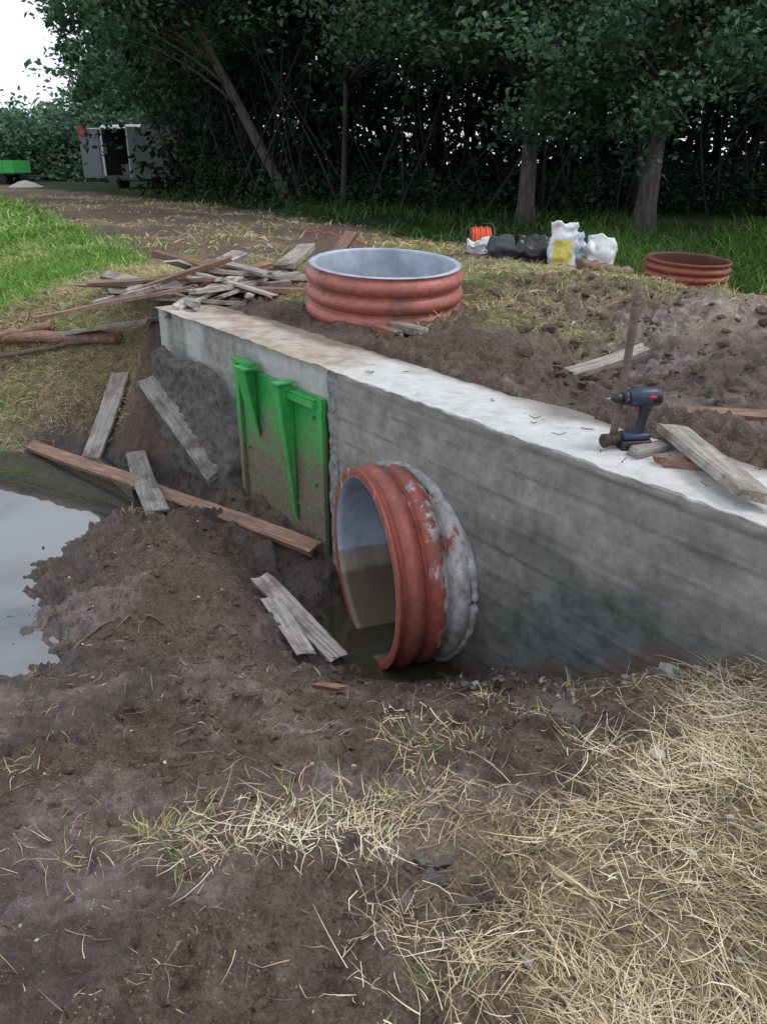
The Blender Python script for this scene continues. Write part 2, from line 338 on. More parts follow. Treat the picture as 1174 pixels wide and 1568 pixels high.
M_weed=leafmat("weed_blades",[(0.,(.02,.055,.015)),(.45,(.06,.14,.03)),(.6,(.12,.17,.05)),(1.,(.3,.26,.13))],.15,False)
M_straw=leafmat("straw",[(0.,(.13,.095,.055)),(.4,(.40,.30,.17)),(.75,(.67,.55,.35)),(1.,(.82,.74,.55))],0,True)
M_water,nt,b=newmat("pond_water_surface");setc(nt,b,(.05,.055,.05),.02);b.inputs['IOR'].default_value=2.5
bump(nt,b,noise(nt,3,2,pos(nt)),.05,.02)
M_water2,nt,b=newmat("muddy_water_surface");setc(nt,b,(.045,.038,.022),.03)
# ---------------------------------------------------------------- ground
def axs(segs):
    out=[segs[0][0]]
    for a,b_,st in segs:
        n=max(1,int(round((b_-a)/st)));out+=list(np.linspace(a,b_,n+1)[1:])
    return np.array(out)
GX=axs([(-400,-60,40),(-60,-15,3),(-15,-6,.2),(-6,-2.3,.05),(-2.3,1.9,.0105),(1.9,3.6,.03),(3.6,6,.08),(6,15,.25),(15,60,3),(60,400,40)])
GY=axs([(-60,-5,6),(-5,.6,.25),(.6,3.0,.0085),(3.0,4.8,.014),(4.8,7,.022),(7,9.5,.05),(9.5,20,.10),(20,60,1.),(60,400,30)])
gx,gy=np.meshgrid(GX,GY);gx=gx.ravel();gy=gy.ravel()
gz=H(gx,gy);q,a=qa(gx,gy)
wet=np.clip(ss(-.40,-.62,base(gx,gy))*(q<.4)*ss(9,7,gy)+.75*ss(.44,.56,fbm(gx*1.3,gy*1.3,55))*(gy<3.4)*(gx<.5),0,1)*.95
wet=np.maximum(wet,.8*ss(.45,.6,fbm(gx*2,gy*2,56))*(q>.5)*(gy<5.8)*(gx>.8))
nn=fbm(gx*2.5,gy*2.5,61)
clay=np.exp(-((gx-2.25)/.5)**2-((gy-4.9)/.5)**2)*1.5*ss(.38,.52,nn)+1.2*np.exp(-((gx-1.25)/.25)**2-((gy-4.45)/.25)**2)*ss(.38,.5,nn)+.7*np.exp(-((gx-1.7)/.5)**2-((gy-5.1)/.4)**2)
clay=clay+.35*ss(.50,.62,fbm(gx*2,gy*2,66))*(gy<3.8)*(gy>1)
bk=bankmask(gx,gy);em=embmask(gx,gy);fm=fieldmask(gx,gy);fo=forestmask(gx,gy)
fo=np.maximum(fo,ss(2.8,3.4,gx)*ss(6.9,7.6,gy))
stripe=ss(9,12,gy)*(1-fm)*(1-fo)*.6*ss(.42,.55,fbm(gx*.8,gy*.8,19))
stm=np.clip(np.maximum.reduce([strawmask(gx,gy),bk,em*.85,stripe]),0,1)
grm=np.clip(fm*.95+em*.3*(vn(gx*2,gy*2,71)>.5)+bk*.12*vn(gx*2,gy*2,72),0,1)
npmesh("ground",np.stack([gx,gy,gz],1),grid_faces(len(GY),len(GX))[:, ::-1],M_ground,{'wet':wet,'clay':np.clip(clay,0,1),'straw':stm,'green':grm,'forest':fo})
wx=np.linspace(-26,-1.1,60);wy=np.linspace(2.0,8.2,20);a_,b_=np.meshgrid(wx,wy)
npmesh("pond_water",np.stack([a_.ravel(),b_.ravel(),np.full(a_.size,-.637)],1),grid_faces(20,60)[:, ::-1],M_water)
wx=np.linspace(-.75,.55,10);wy=np.linspace(2.9,4.3,10);a_,b_=np.meshgrid(wx,wy)
npmesh("puddle_water",np.stack([a_.ravel(),b_.ravel(),np.full(a_.size,-.685)],1),grid_faces(10,10)[:, ::-1],M_water2)
# ---------------------------------------------------------------- wall
al=np.concatenate([np.arange(-2.8,3.05,.014),[3.05]])
zf=np.concatenate([np.arange(-1.0,.575,.0125),[.58,.588,.594,.598]])
qt=np.array([.004,.010,.02,.04]+list(np.arange(.06,.43,.0125))+[.436,.444])
zb=np.array([.594,.58,.5,.2,-1.0])
pq=np.concatenate([np.zeros(len(zf)-4),[.000,.0005,.0015,.003],qt,np.full(len(zb),.45)])
pz=np.concatenate([zf,np.full(len(qt),.6),zb])
nf=len(zf);kind=np.concatenate([np.zeros(nf),np.ones(len(qt)),2*np.ones(len(zb))])
A,Kk=np.meshgrid(al,np.arange(len(pq)),indexing='ij');Qg=pq[Kk];Zg=pz[Kk];KD=kind[Kk]
rz=(.6-Zg+.01*np.sin(A*1.3)+.018*A)/.125
row=np.floor(rz);rf=rz%1
ofs=(h2(row,np.floor(A/2.3+row*.37),3)-.5)*.009
sm=np.exp(-(np.minimum(rf,1-rf)/.05)**2)*(.25+.75*ss(.3,.7,vn(A*3,row,9)))
lip=np.exp(-((.6-Zg-.045+.004*np.sin(A*4))/.008)**2)
js=np.abs(((A/2.3+row*.37)%1)-.5)*2;jn=np.exp(-((1-js)/.008)**2)
front=(KD==0)
dq=ofs-sm*.005+jn*.002+lip*.004+(fbm(A*7,Zg*7,11)-.45)*.011+(vn(A*3,Zg*60,12)-.5)*.003
edge=ss(.50,.6,Zg)
dq=dq*(1-.5*edge)+edge*(vn(A*22,Zg*22,13)-.3)*.012
left=ss(.56,.60,A)
dq=dq*(1-.4*left)+left*.035
dq+=np.where((A>.5)&(A<.6),(vn(A*40,Zg*30,15)-.5)*.03,0)
Qg=np.where(front,Qg+dq,Qg)
topz=(fbm(A*5,Qg*5,17)-.45)*.020+(vn(A*30,Qg*30,18)-.5)*.005
tw=np.clip((Zg-.57)/.03,0,1)*(KD<2)
Zg=Zg+topz*tw
bq=(vn(A*6,0*A,19)-.5)*.05
Qg=np.where(KD==2,Qg+bq,Qg)
backr=ss(.25,.45,Qg)*(KD==1);Qg=Qg+backr*bq
Wx=.04+DX*A+NX*Qg;Wy=3.72+DY*A+NY*Qg
WV=np.stack([Wx,Wy,Zg],-1).reshape(-1,3)
WF=grid_faces(len(al),len(pq))
PA=np.array([.94,.34,0]);PA/=np.linalg.norm(PA);PC=np.array([-.065,3.55,-.25])-PA*.035
cen=WV[WF].mean(1);rel=cen-PC;s_=rel@PA;dd=np.linalg.norm(rel-s_[:,None]*PA,axis=1)
WF=WF[~((dd<.475)&(s_<.9)&(s_>-.3)&(KD.reshape(-1)[WF[:,0]]==0))]
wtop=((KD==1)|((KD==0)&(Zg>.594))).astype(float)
wwet=ss(.36,-.15,Zg+(fbm(A*1.5,Zg*2.5,23)-.5)*.8+.04*A)*(KD==0)
wwet=np.maximum(wwet,ss(.35,.2,Zg+(vn(A*5,A*0,24)-.5)*.15)*left)
pale=left*ss(.27,.33,Zg+(vn(A*7,A*0,26)-.5)*.12)*(KD==0)*ss(.65,.35,vn(A*3.3,A*0+2,28))
stain=ss(.2,1.0,A+(fbm(A*2,Qg*4,25)-.5)*1.2)
wm=ss(.12,.0,Zg-base(Wx-.1,Wy-.08)+(vn(A*9,Zg*9,27)-.5)*.16)*(KD==0)
wm=np.maximum(wm,(KD==1)*ss(.30,.44,Qg+(vn(A*4,Qg*4,29)-.5)*.22)*.8)
board=np.clip(sm*.55+lip*.4+jn*.2+(h2(row,np.floor(A/2.3+row*.37),5)*.35),0,1)*(KD==0)*(1-left*.6)
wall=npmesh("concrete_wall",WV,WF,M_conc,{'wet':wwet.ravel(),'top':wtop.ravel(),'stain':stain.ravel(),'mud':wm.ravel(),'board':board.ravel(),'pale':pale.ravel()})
for aa in(-2.8,3.05):
    v=[WP(aa,0.035 if aa>0 else 0,-1),WP(aa,.45,-1),WP(aa,.45,.598),WP(aa,.035 if aa>0 else 0,.598)]
    npmesh("end_face",v,[(0,1,2,3)],M_mortar,None,False,parent=wall)
zz=np.linspace(-.75,.592,110);V=[]
for k,z_ in enumerate(zz):
    n_=(vn(np.array([z_*25.]),np.array([1.]),33)[0]-.5)*.024;n2_=(vn(np.array([z_*60.]),np.array([4.]),33)[0]-.5)*.012
    V+=[WP(.49+n_,.004,z_),WP(.50+n_,-.010+n_*.5+n2_,z_),WP(.56+n_*.5+n2_,-.012-n_*.4,z_),WP(.575+n2_,.045,z_)]
npmesh("joint_strip",V,grid_faces(len(zz),4),M_strip,None,True,parent=wall)
ga=np.arange(1.62,3.12,.016);gz_=np.arange(-.75,.42,.016);AA,ZZ=np.meshgrid(ga,gz_,indexing='ij')
line=.27+.05*fbm(AA*3,AA*0,35)-ss(2.1,1.66,AA)*.35+(vn(AA*14,AA*0,36)-.5)*.06
inn=ss(0,.03,line-ZZ)*ss(1.64,1.74,AA+(vn(ZZ*8,ZZ*0,39)-.5)*.08)
o_=.05-inn*(.04+.035*fbm(AA*6,ZZ*6,37)+.03*(1-np.abs(2*vr(AA,ZZ,38,12,.6)-1))+.012*vn(AA*30,ZZ*30,40)+.06*ss(.1,-.4,ZZ))
V=np.stack([.04+DX*AA+NX*o_,3.72+DY*AA+NY*o_,ZZ],-1).reshape(-1,3)
npmesh("mud_on_wall",V,grid_faces(len(ga),len(gz_)),M_mudl,None,True,parent=wall)
# ---------------------------------------------------------------- culvert pipe
def rprof(L,pitch,r0,amp,rin,s0=0,ph=.02):
    s=np.arange(s0,L+1e-6,.006)
    r=r0+amp*np.abs(np.sin(np.pi*(s+ph)/pitch))**.6
    out=[(s0,rin+.004)]+[(s0-.003,r[0]-.004)]+list(zip(s,r))
    inner=[(s_,rin) for s_ in np.linspace(L,s0,24)]
    return out,inner
def corr_pipe(name,C,axis,up,L,pitch,r0,amp,rin,mo,mi,loc,n=112,ph=.02,parent=None,dent=0.):
    o,i=rprof(L,pitch,r0,amp,rin,0,ph)
    pr=o+i+[o[0]]
    V=revolve(pr,C,axis,up,n);m=len(pr)
    if dent:
        ang=np.tile(np.linspace(0,2*np.pi,n,endpoint=False),m)
        k=1+dent*(vn(np.cos(ang)*1.5+5,np.sin(ang)*1.5+5,51)-.5)
        rel=V-np.array(C);ax_=np.array(axis)/np.linalg.norm(axis);s=rel@ax_;V=np.array(C)+s[:,None]*ax_+(rel-s[:,None]*ax_)*k[:,None]
    F=grid_faces(m,n,False,True)
    mi_=np.repeat((np.arange(m-1)>=len(o)-1).astype(int),n)
    sv=np.repeat(np.array(pr)[:,0],n)
    return npmesh(name,V,F,[mo,mi],{'v':sv/max(L,.01)},True,loc,parent,mi_)
pipe=corr_pipe("culvert_pipe",PC,PA,(0,0,1),.78,.112,.464,.050,.455,M_pipe,M_pipein,tuple(PC),ph=.078,dent=.012)
me=pipe.data;a_=me.attributes['v'];vals=np.zeros(len(me.vertices),np.float32);a_.data.foreach_get('value',vals);vals=ss(.08,.46,vals*.78)*.72;a_.data.foreach_set('value',vals)
t=np.linspace(0,2*np.pi,160,endpoint=False);hv=np.cross(PA,(0,0,1.))
P0=PC+.500*(np.cos(t)[:,None]*np.array([0,0,1.])+np.sin(t)[:,None]*hv)
nq=np.array([NX,NY,0]);sq=(Q0-P0@nq)/(PA@nq);CP=P0+sq[:,None]*PA
rr=.014+.016*vn(t*3,t*0,52)+.010*vn(t*9,t*0,53);rr=rr*(.45+.55*ss(.10,.24,sq))
CP=np.vstack([CP,CP[:1]]);rr=np.append(rr,rr[0])
V,F=tube(CP,rr,10,False)
V=V+((vn(V[:,0]*60+V[:,2]*37,V[:,1]*60+V[:,2]*41,54)-.5)*.02)[:,None]*(-nq)
cl_=npmesh("mortar_collar",V,F,M_mortar,None,True,parent=pipe)
bpy.context.view_layer.update()
cl_.matrix_parent_inverse=pipe.matrix_world.inverted()
tl=math.radians(5);upv=np.array([.03,-math.sin(tl),math.cos(tl)])
corr_pipe("corrugated_pipe_ring",(.0,5.93,.565),upv,(1,0,0),.40,.118,.512,.052,.497,M_ring,M_ringin,(.0,5.93,.565),ph=.09,dent=.035)
corr_pipe("corrugated_pipe_ring.001",(3.18,8.75,.27),(.04,-.06,1),(1,0,0),.42,.075,.405,.032,.395,M_ring2,M_ring2i,(3.18,8.75,.27),ph=.0)
# ---------------------------------------------------------------- sluice gate
g=Acc()
def WB(a0,a1,q0,q1,z0,z1,m=1.):
    V=[WP(a,q,z) for a in(a0,a1) for q in(q0,q1) for z in(z0,z1)]
    g.add(V,[(0,1,3,2),(4,6,7,5),(0,4,5,1),(2,3,7,6),(0,2,6,4),(1,5,7,3)],m)
WB(.62,1.64,-.004,.02,-.8,.42)
WB(.60,.650,-.030,-.006,-.8,.43)
WB(1.605,1.655,-.030,-.006,-.8,.45)
WB(.655,1.02,-.055,-.007,.37,.405,.2);WB(.66,1.0,-.045,-.012,.408,.416,.2)
WB(.655,1.60,-.012,-.005,-.30,-.27,.9)
def gus(ac,z0,z1,dep,th=.016,fl=.05,flb=.03):
    V=[]
    for a in(ac-th/2,ac+th/2): V+=[WP(a,-.005,z1),WP(a,-dep,z1),WP(a,-dep*.92,z1-.06),WP(a,-.012,z0),WP(a,-.005,z0)]
    g.add(V,[(0,1,2,3),(5,8,7,6),(0,5,6,1),(1,6,7,2),(2,7,8,3)],.25)
    V=[]
    for s in(-.5,.5): V+=[WP(ac+fl*s,-dep-.012,z1+.01),WP(ac+fl*s,-dep-.001,z1+.01),WP(ac+flb*s,-.014,z0),WP(ac+flb*s,-.025,z0)]
    g.add(V,[(0,1,2,3),(4,7,6,5),(0,4,5,1),(1,5,6,2),(2,6,7,3),(3,7,4,0)],.35)
    WB(ac-fl/2-.01,ac+fl/2+.01,-dep-.02,.0,z1+.011,z1+.021,.1)
gus(1.42,.02,.44,.095,.016,.12,.09);gus(.96,-.40,.44,.10,.028,.055,.05)
WB(1.38,1.64,-.06,-.006,.462,.482,.1)
for (a_,z_) in((1.5,.4),(1.42,.30),(.72,.3),(.72,-.1),(.72,-.45),(1.55,-.1)):
    V,F=tube([WP(a_,-.004,z_),WP(a_,-.025,z_)],.012,8);g.add(V,F,.2)
g.make("sluice_gate",M_green,False)
# ---------------------------------------------------------------- planks
def plank(name,p0,p1,w,th,mat,roll=0.,bend=0.,seed=0,parent=None):
    p0=Vector(p0);p1=Vector(p1);L=(p1-p0).length
    nx_=max(8,int(L/.04));r=np.random.default_rng(seed+int(L*1000))
    xs=np.linspace(-L/2,L/2,nx_);ring=[(-.5,-.5),(-.5,.42),(-.42,.5),(0,.5),(.42,.5),(.5,.42),(.5,-.5),(0,-.5)]
    V=[];ph=r.random()*6;tap=r.uniform(-.1,.1);sk=r.uniform(-.05,.05)
    for i,x in enumerate(xs):
        e=1+(r.random()-.5)*.07+tap*x/L
        for j,(a,c) in enumerate(ring):
            xx=x+(sk*a if i in(0,nx_-1) else 0)
            if i in(0,nx_-1): xx+=(r.random()-.5)*.04
            V.append((xx,a*w*e+.006*math.sin(x*4+ph),c*th*(1+(r.random()-.5)*.12)+bend*(1-(2*x/L)**2)+.003*math.sin(x*7+ph)))
    V=np.array(V);F=grid_faces(nx_,8,False,True)
    V,F=_cap(V,F,V[:8].mean(0),0,8,False);V,F=_cap(V,F,V[(nx_-1)*8:nx_*8].mean(0),(nx_-1)*8,8,True)
    o=npmesh(name,V,F,mat,None,False)
    d=(p1-p0).normalized();side=Vector((0,0,1)).cross(d).normalized();up=d.cross(side)
    M=Matrix((d,side,up)).transposed().to_4x4()@Matrix.Rotation(roll,4,'X')
    o.matrix_world=Matrix.Translation((p0+p1)/2)@M
    if parent:
        o.parent=parent;o.matrix_parent_inverse=parent.matrix_world.inverted()
    return o
def pl(x0,y0,d0,x1,y1,d1,w,th,mat,roll=0,bend=0,seed=0):
    return plank("wooden_plank",(x0,y0,BZ(x0,y0)+d0),(x1,y1,BZ(x1,y1)+d1),w,th,mat,roll,bend,seed)
pl(-2.43,6.26,.05,-2.27,6.8,.06,.17,.03,M_wgrey,.0,seed=1)
plank("wooden_plank",(-1.86,6.18,.04),(-1.17,5.20,-.39),.15,.035,M_wgrey,.35,0,2)
plank("wooden_plank",(-1.98,6.02,-.52),(-1.47,4.74,-.47),.15,.03,M_wgrey,.1,0,3)
plank("wooden_plank",(-2.98,6.42,-.585),(-.39,4.16,-.45),.10,.045,M_wbrown,.42,.0,4)
pl(-.67,3.83,.06,-.22,3.32,.06,.105,.025,M_wpaint,.1,seed=6)
pl(-.61,3.69,.03,-.38,3.27,.03,.09,.02,M_wgrey,.2,seed=7)
pl(-2.85,7.19,.06,-1.85,6.53,.06,.14,.03,M_wgrey,0,seed=8)
pl(-.99,8.3,.05,-.84,9.1,.16,.19,.06,M_wgrey,0,seed=9)
pl(-.52,9.3,.05,-.36,9.7,.24,.14,.06,M_wbrown,.2,seed=10)
pl(-.05,5.35,.03,.09,5.06,.02,.07,.05,M_wbrown,0,seed=11)
pl(.05,5.39,.03,.26,5.0,.02,.08,.05,M_wgrey,0,seed=12)
pl(1.06,4.50,.10,1.55,4.75,.12,.10,.03,M_wgrey,.15,seed=13)
pl(1.30,3.37,.05,1.85,3.26,.05,.09,.035,M_wbrown,.1,seed=14)
pl(2.3,5.9,.06,2.75,5.3,.06,.07,.03,M_wbrown,.1,seed=16)
pl(-.26,2.66,.04,-.17,2.62,.04,.03,.02,M_wbrown,.1,seed=17)
pl(.13,1.74,.035,.24,1.76,.035,.022,.012,M_wgrey,.1,seed=18)
plank("wooden_plank",(.93,2.80,.618),(1.13,2.93,.618),.06,.03,M_wgrey,0,0,21)
plank("wooden_plank",(1.12,2.94,.665),(1.16,2.30,.645),.11,.035,M_wgrey,-.12,0,22)
plank("wooden_plank",(1.0,2.72,.62),(1.17,2.66,.622),.05,.03,M_wbrown,0,0,23)
heap=empty("plank_pile",(-1.5,7.0,.6))
r=np.random.default_rng(5)
for i in range(44):
    cx=r.uniform(-2.15,-.8);cy=6.95+r.normal()*.33+(cx+1.5)*.15;L=r.uniform(.35,1.25);an=r.normal()*.55+.15+(r.random()<.25)*1.3
    cz=.60+.24*math.exp(-((cx+1.5)/.6)**2-((cy-6.95)/.4)**2)*r.random()+.02
    dx,dy=math.cos(an)*L/2,math.sin(an)*L/2;dzz=r.normal()*.06
    plank("plank_%d"%i,(cx-dx,cy-dy,cz-dzz),(cx+dx,cy+dy,cz+dzz),r.uniform(.05,.15),r.uniform(.02,.045),[M_wgrey,M_wgrey,M_wbrown,M_wgrey,M_wpaint][i%5],r.normal()*.2,0,i,heap)
def log(name,x0,y0,d0,x1,y1,d1,r0,mat,seed):
    n=14;P=np.linspace((x0,y0,BZ(x0,y0)+d0),(x1,y1,BZ(x1,y1)+d1),n);rr=np.random.default_rng(seed);P[1:-1]+=rr.normal(size=(n-2,3))*.008
    V,F=tube(P,r0*(1+rr.normal(size=n)*.06),12);return npmesh(name,V,F,mat,None,True)
log("log",-4.3,7.7,.08,-2.3,6.95,.10,.055,M_wbrown,1)
log("log",-4.3,7.5,.06,-3.0,7.3,.08,.04,M_wbrown,2)
log("log",-3.9,7.35,.05,-2.35,6.98,.08,.022,M_wdark,3)
log("log",1.85,7.85,.05,2.38,8.0,.06,.06,M_wbrown,4)
g=Acc();r=np.random.default_rng(77)
for i in range(120):
    if i<100: cx,cy,L,rad=r.uniform(-1.7,.9),r.uniform(1.0,3.6),r.uniform(.03,.16),r.uniform(.0012,.0035)
    else: cx,cy,L,rad=r.uniform(.6,2.5),r.uniform(5.,7.),r.uniform(.1,.4),r.uniform(.003,.007)
    if i==0: cx,cy,L,rad=-1.42,3.35,.34,.011
    if i==1: cx,cy,L,rad=-1.2,3.3,.3,.007
    an=r.uniform(0,6.3) if i>1 else .1
    if qa(cx,cy)[0]>-.06 and i<100: continue
    k=np.linspace(-.5,.5,8);x=cx+np.cos(an)*k*L-np.sin(an)*.12*L*np.sin(k*6+i);y=cy+np.sin(an)*k*L+np.cos(an)*.12*L*np.sin(k*6+i)
    V,F=tube(np.stack([x,y,H(x,y)+rad*1.2],1),np.linspace(rad,rad*.5,8),6);g.add(V,F)
g.make("twigs",M_wdark)
# ---------------------------------------------------------------- tools
M_blk=simple("black_plastic",(.02,.02,.022),.45,0,.2);M_navy=simple("navy_plastic",(.022,.036,.065),.4);M_redp=simple("red_plastic",(.4,.03,.03),.4)
M_steel=simple("steel",(.35,.34,.33),.35,.9);M_rust=simple("dark_rust",(.07,.045,.035),.7,.3,.4)
dr=Acc();O=np.array([.955,2.90,.80]);Y1=(0,1,0);Z1=(0,0,1)
def ad(VF,m): dr.add(VF[0],VF[1],0,m)
ad(loft([((-.045,0,0),.026,.026),((-.04,0,0),.032,.032),((0,0,.002),.034,.036),((.05,0,.002),.033,.037),((.075,0,0),.028,.032),((.084,0,0),.018,.02)],20,2.4,Y1,Z1),1)
ad(loft([((-.068,0,0),.026,.026),((-.046,0,0),.028,.028)],20,2,Y1,Z1),0)
ad(loft([((-.108,0,0),.010,.010),((-.095,0,0),.018,.018),((-.07,0,0),.022,.022)],20,2,Y1,Z1),0)
ad(loft([((-.13,0,0),.003,.003),((-.108,0,0),.004,.004)],8,2,Y1,Z1),3)
ad(loft([((.010,0,-.155),.032,.022),((.014,0,-.13),.020,.017),((.022,0,-.08),.019,.017),((.028,0,-.04),.024,.019),((.03,0,-.02),.03,.022)],20,2.5),0)
ad(loft([((-.008,0,-.05),.007,.009),((-.004,0,-.03),.009,.011)],12,2),2)
ad(loft([((0,0,-.158),.050,.034),((0,0,-.152),.056,.038),((.002,0,-.138),.054,.036),((.004,0,-.134),.046,.03)],24,4.5),1)
ad(loft([((0,0,-.200),.056,.036),((0,0,-.196),.062,.040),((0,0,-.166),.062,.040),((0,0,-.160),.057,.037)],24,5),0)
for b_,m in((boxm((.035,-.0355,.008),(.03,.004,.012)),2),(boxm((0,-.0405,-.18),(.05,.003,.018)),2),(boxm((-.055,0,0),(.008,.058,.010)),2)): ad(b_,m)
for k in range(5): ad(boxm((.045+k*.007,-.0345,.0),(.003,.004,.03)),0)
for V in dr.V:
    x=V[:,0].copy();y=V[:,1].copy();c,s=math.cos(.15),math.sin(.15);V[:,0]=x*c-y*s;V[:,1]=x*s+y*c;V+=O
dr.make("cordless_drill",[M_blk,M_navy,M_redp,M_steel],True,tuple(O))
sh=Acc()
P=np.linspace((.872,2.90,.64),(.940,3.02,1.19),14);P+=np.sin(np.linspace(0,3,14))[:,None]*np.array([.004,0,0])
V,F=tube(P,np.array([.013,.013,.014,.014,.014,.013,.013,.013,.013,.014,.015,.016,.016,.014])*1.15,12);sh.add(V,F,0,0)
V,F=loft([((.83,2.875,.637),.024,.024),((.835,2.877,.637),.029,.029),((.85,2.885,.637),.026,.026),((.894,2.907,.637),.026,.026),((.909,2.915,.637),.029,.029),((.914,2.917,.637),.024,.024)],8,2,(-.45,.9,0),(0,0,1));sh.add(V,F,0,1)
sh.make("sledgehammer",[M_wdark,M_rust],True,(.87,2.9,.64))
w_=Acc();r=np.random.default_rng(3)
for i in range(13):
    a_=r.uniform(-1.7,-.6) if i<9 else r.uniform(-.6,.5);q_=r.uniform(.06,.34);an=r.uniform(0,6.3);L=r.uniform(.02,.06);c_=np.array(WP(a_,q_,.607))
    d_=np.array([math.cos(an),math.sin(an),0]);e_=np.array([-d_[1],d_[0],0]);k=np.linspace(-1,1,7)
    P=c_+k[:,None]*d_*L/2+((k**2)[:,None]*e_*L*r.normal()*.3)+np.array([0,0,1])*(np.abs(k)[:,None]*r.random()*.015)
    V,F=tube(P,.0016,6);w_.add(V,F)
w_.make("wire_offcuts",M_blk)
# ---------------------------------------------------------------- bags, reel
def bag(name,x,y,w,d,h,mats,seed,yellow=False,neck=.35):
    n=40;zs=np.linspace(0,1,22);secs=[]
    for z in zs:
        k=1.0+.08*math.sin(z*3);pinch=1-neck*float(ss(.6,1.,np.array(z)))
        secs.append(((0,0,z*h),w/2*k*(1-.15*(z<.03)),d/2*k*pinch))
    V,F=loft(secs,n,3.2)
    cr=(vn(V[:,0]*22+V[:,2]*6+seed,V[:,2]*18+V[:,1]*11,seed)-.5)*.055+(vn(V[:,0]*60,V[:,2]*60+V[:,1]*30,seed+1)-.5)*.02
    nv=V*np.array([1,1,0]);nv/=np.linalg.norm(nv,axis=1)[:,None]+1e-6
    V=V+nv*cr[:,None];V[:,2]+=(vn(V[:,0]*15+seed,V[:,1]*15,seed+2)-.5)*.09*np.clip(V[:,2]/h,0,1)
    c=V[F].mean(1);mi=((c[:,2]<h*.62)&(c[:,2]>h*.12)&(np.abs(c[:,0]+.02)<w*.36)&(c[:,1]<0)).astype(int) if yellow else np.zeros(len(F),int)
    loc=(x,y,GZ(x,y)-.01);V=V+np.array(loc);return npmesh(name,V,F,mats,None,True,loc,None,mi)
M_white=simple("white_plastic",(.62,.63,.64),.4,0,.12,12,.5);M_yel=simple("yellow_print",(.68,.60,.12),.45,0,.35,14);M_bbag=simple("black_bag",(.015,.015,.018),.25,0,.3,20,.8);M_grey=simple("grey_cloth",(.05,.052,.06),.8,0,.3,20,.8);M_or=simple("orange_cable",(.65,.09,.02),.45);M_blue=simple("pale_blue_plastic",(.45,.55,.65),.3)
bag("shopping_bag",1.82,8.5,.26,.18,.44,[M_white,M_yel],3,True)
bag("shopping_bag",2.22,8.55,.28,.20,.40,[M_white,M_white],7,False,.75)
bag("plastic_bottle",2.03,8.7,.10,.10,.42,[M_blue],9,False,.75)
bag("refuse_bag",1.62,8.9,.42,.28,.28,[M_bbag],11,False,.7)
bag("work_bag",1.34,9.3,.36,.26,.27,[M_grey],13,False,.6)
bag("paper_sack",1.08,9.6,.22,.18,.15,[M_white],15,False,.2)
c0=np.array((1.15,9.95,GZ(1.15,9.95)));rl=Acc()
for k in range(7):
    t=np.linspace(0,2*np.pi,25);rr=.145+.012*(k%2)
    P=np.stack([c0[0]-.10+.033*k+0*t,c0[1]+rr*np.cos(t),c0[2]+.19+rr*np.sin(t)],1);V,F=tube(P,.018,8,False);rl.add(V,F,0,0)
for s in(-.14,.14):
    t=np.linspace(0,2*np.pi,25);P=np.stack([c0[0]+s+0*t,c0[1]+.175*np.cos(t),c0[2]+.19+.175*np.sin(t)],1);V,F=tube(P,.010,8,False);rl.add(V,F,0,1)
P=[(c0[0]-.15,c0[1],c0[2]),(c0[0]-.17,c0[1],c0[2]+.33),(c0[0]-.12,c0[1],c0[2]+.39),(c0[0]+.12,c0[1],c0[2]+.39),(c0[0]+.17,c0[1],c0[2]+.33),(c0[0]+.15,c0[1],c0[2])];V,F=tube(P,.014,8);rl.add(V,F,0,1)
rl.make("cable_reel",[M_or,M_blk],True,tuple(c0))
k=np.linspace(0,1,24);x=-1.24+2.35*k;y=13.6-3.2*k+.25*np.sin(k*9);P=np.stack([x,y,H(x,y)+.012],1)
V,F=tube(P,.010,6);npmesh("extension_cable",V,F,M_or)
# ---------------------------------------------------------------- van, trailer
M_vw=simple("white_paint",(.7,.71,.72),.3,0,.05,3,0);M_glass=simple("dark_glass",(.012,.014,.016),.08,0,.1,3,0);M_int=simple("van_interior",(.03,.03,.033),.9);M_panel=simple("door_lining",(.12,.13,.145),.7);M_redc=simple("red_cloth",(.45,.03,.03),.8);M_trg=simple("green_trailer_paint",(.04,.38,.08),.5);M_tyre=simple("tyre",(.015,.015,.015),.8)
VL=(-10.9,36.5,.56);van=empty("cargo_van",VL);van.rotation_euler=(0,0,math.radians(-22));bpy.context.view_layer.update()
def vpart(name,V,F,m,smooth=False):
    o=npmesh(name,V,F,m,None,smooth);o.parent=van;return o
prof=[(0,.45),(0,1.2),(.03,2.4),(.15,2.52),(3.9,2.52),(4.2,2.4),(4.75,1.6),(5.4,1.3),(5.55,.9),(5.55,.4)]
V=[(x,y,z) for x in(-1,1) for (y,z) in prof];n=len(prof)
vpart("body_roof",V,[(i,i+1,n+i+1,n+i) for i in range(2,n-1)],M_vw)
for s in(0,1):
    vpart("side_panel",V,[(s*n+0,s*n+1,s*n+8,s*n+9)],M_vw);vpart("side_upper",V,[(s*n+1,s*n+2,s*n+6,s*n+7)],M_vw);vpart("side_roof",V,[(s*n+2,s*n+3,s*n+4,s*n+5)],M_vw)
    vpart("pillar",[V[s*n+2],V[s*n+5],V[s*n+6]],[(0,1,2)],M_vw);vpart("quarter",[V[s*n+1],V[s*n+7],V[s*n+8]],[(0,1,2)],M_vw)
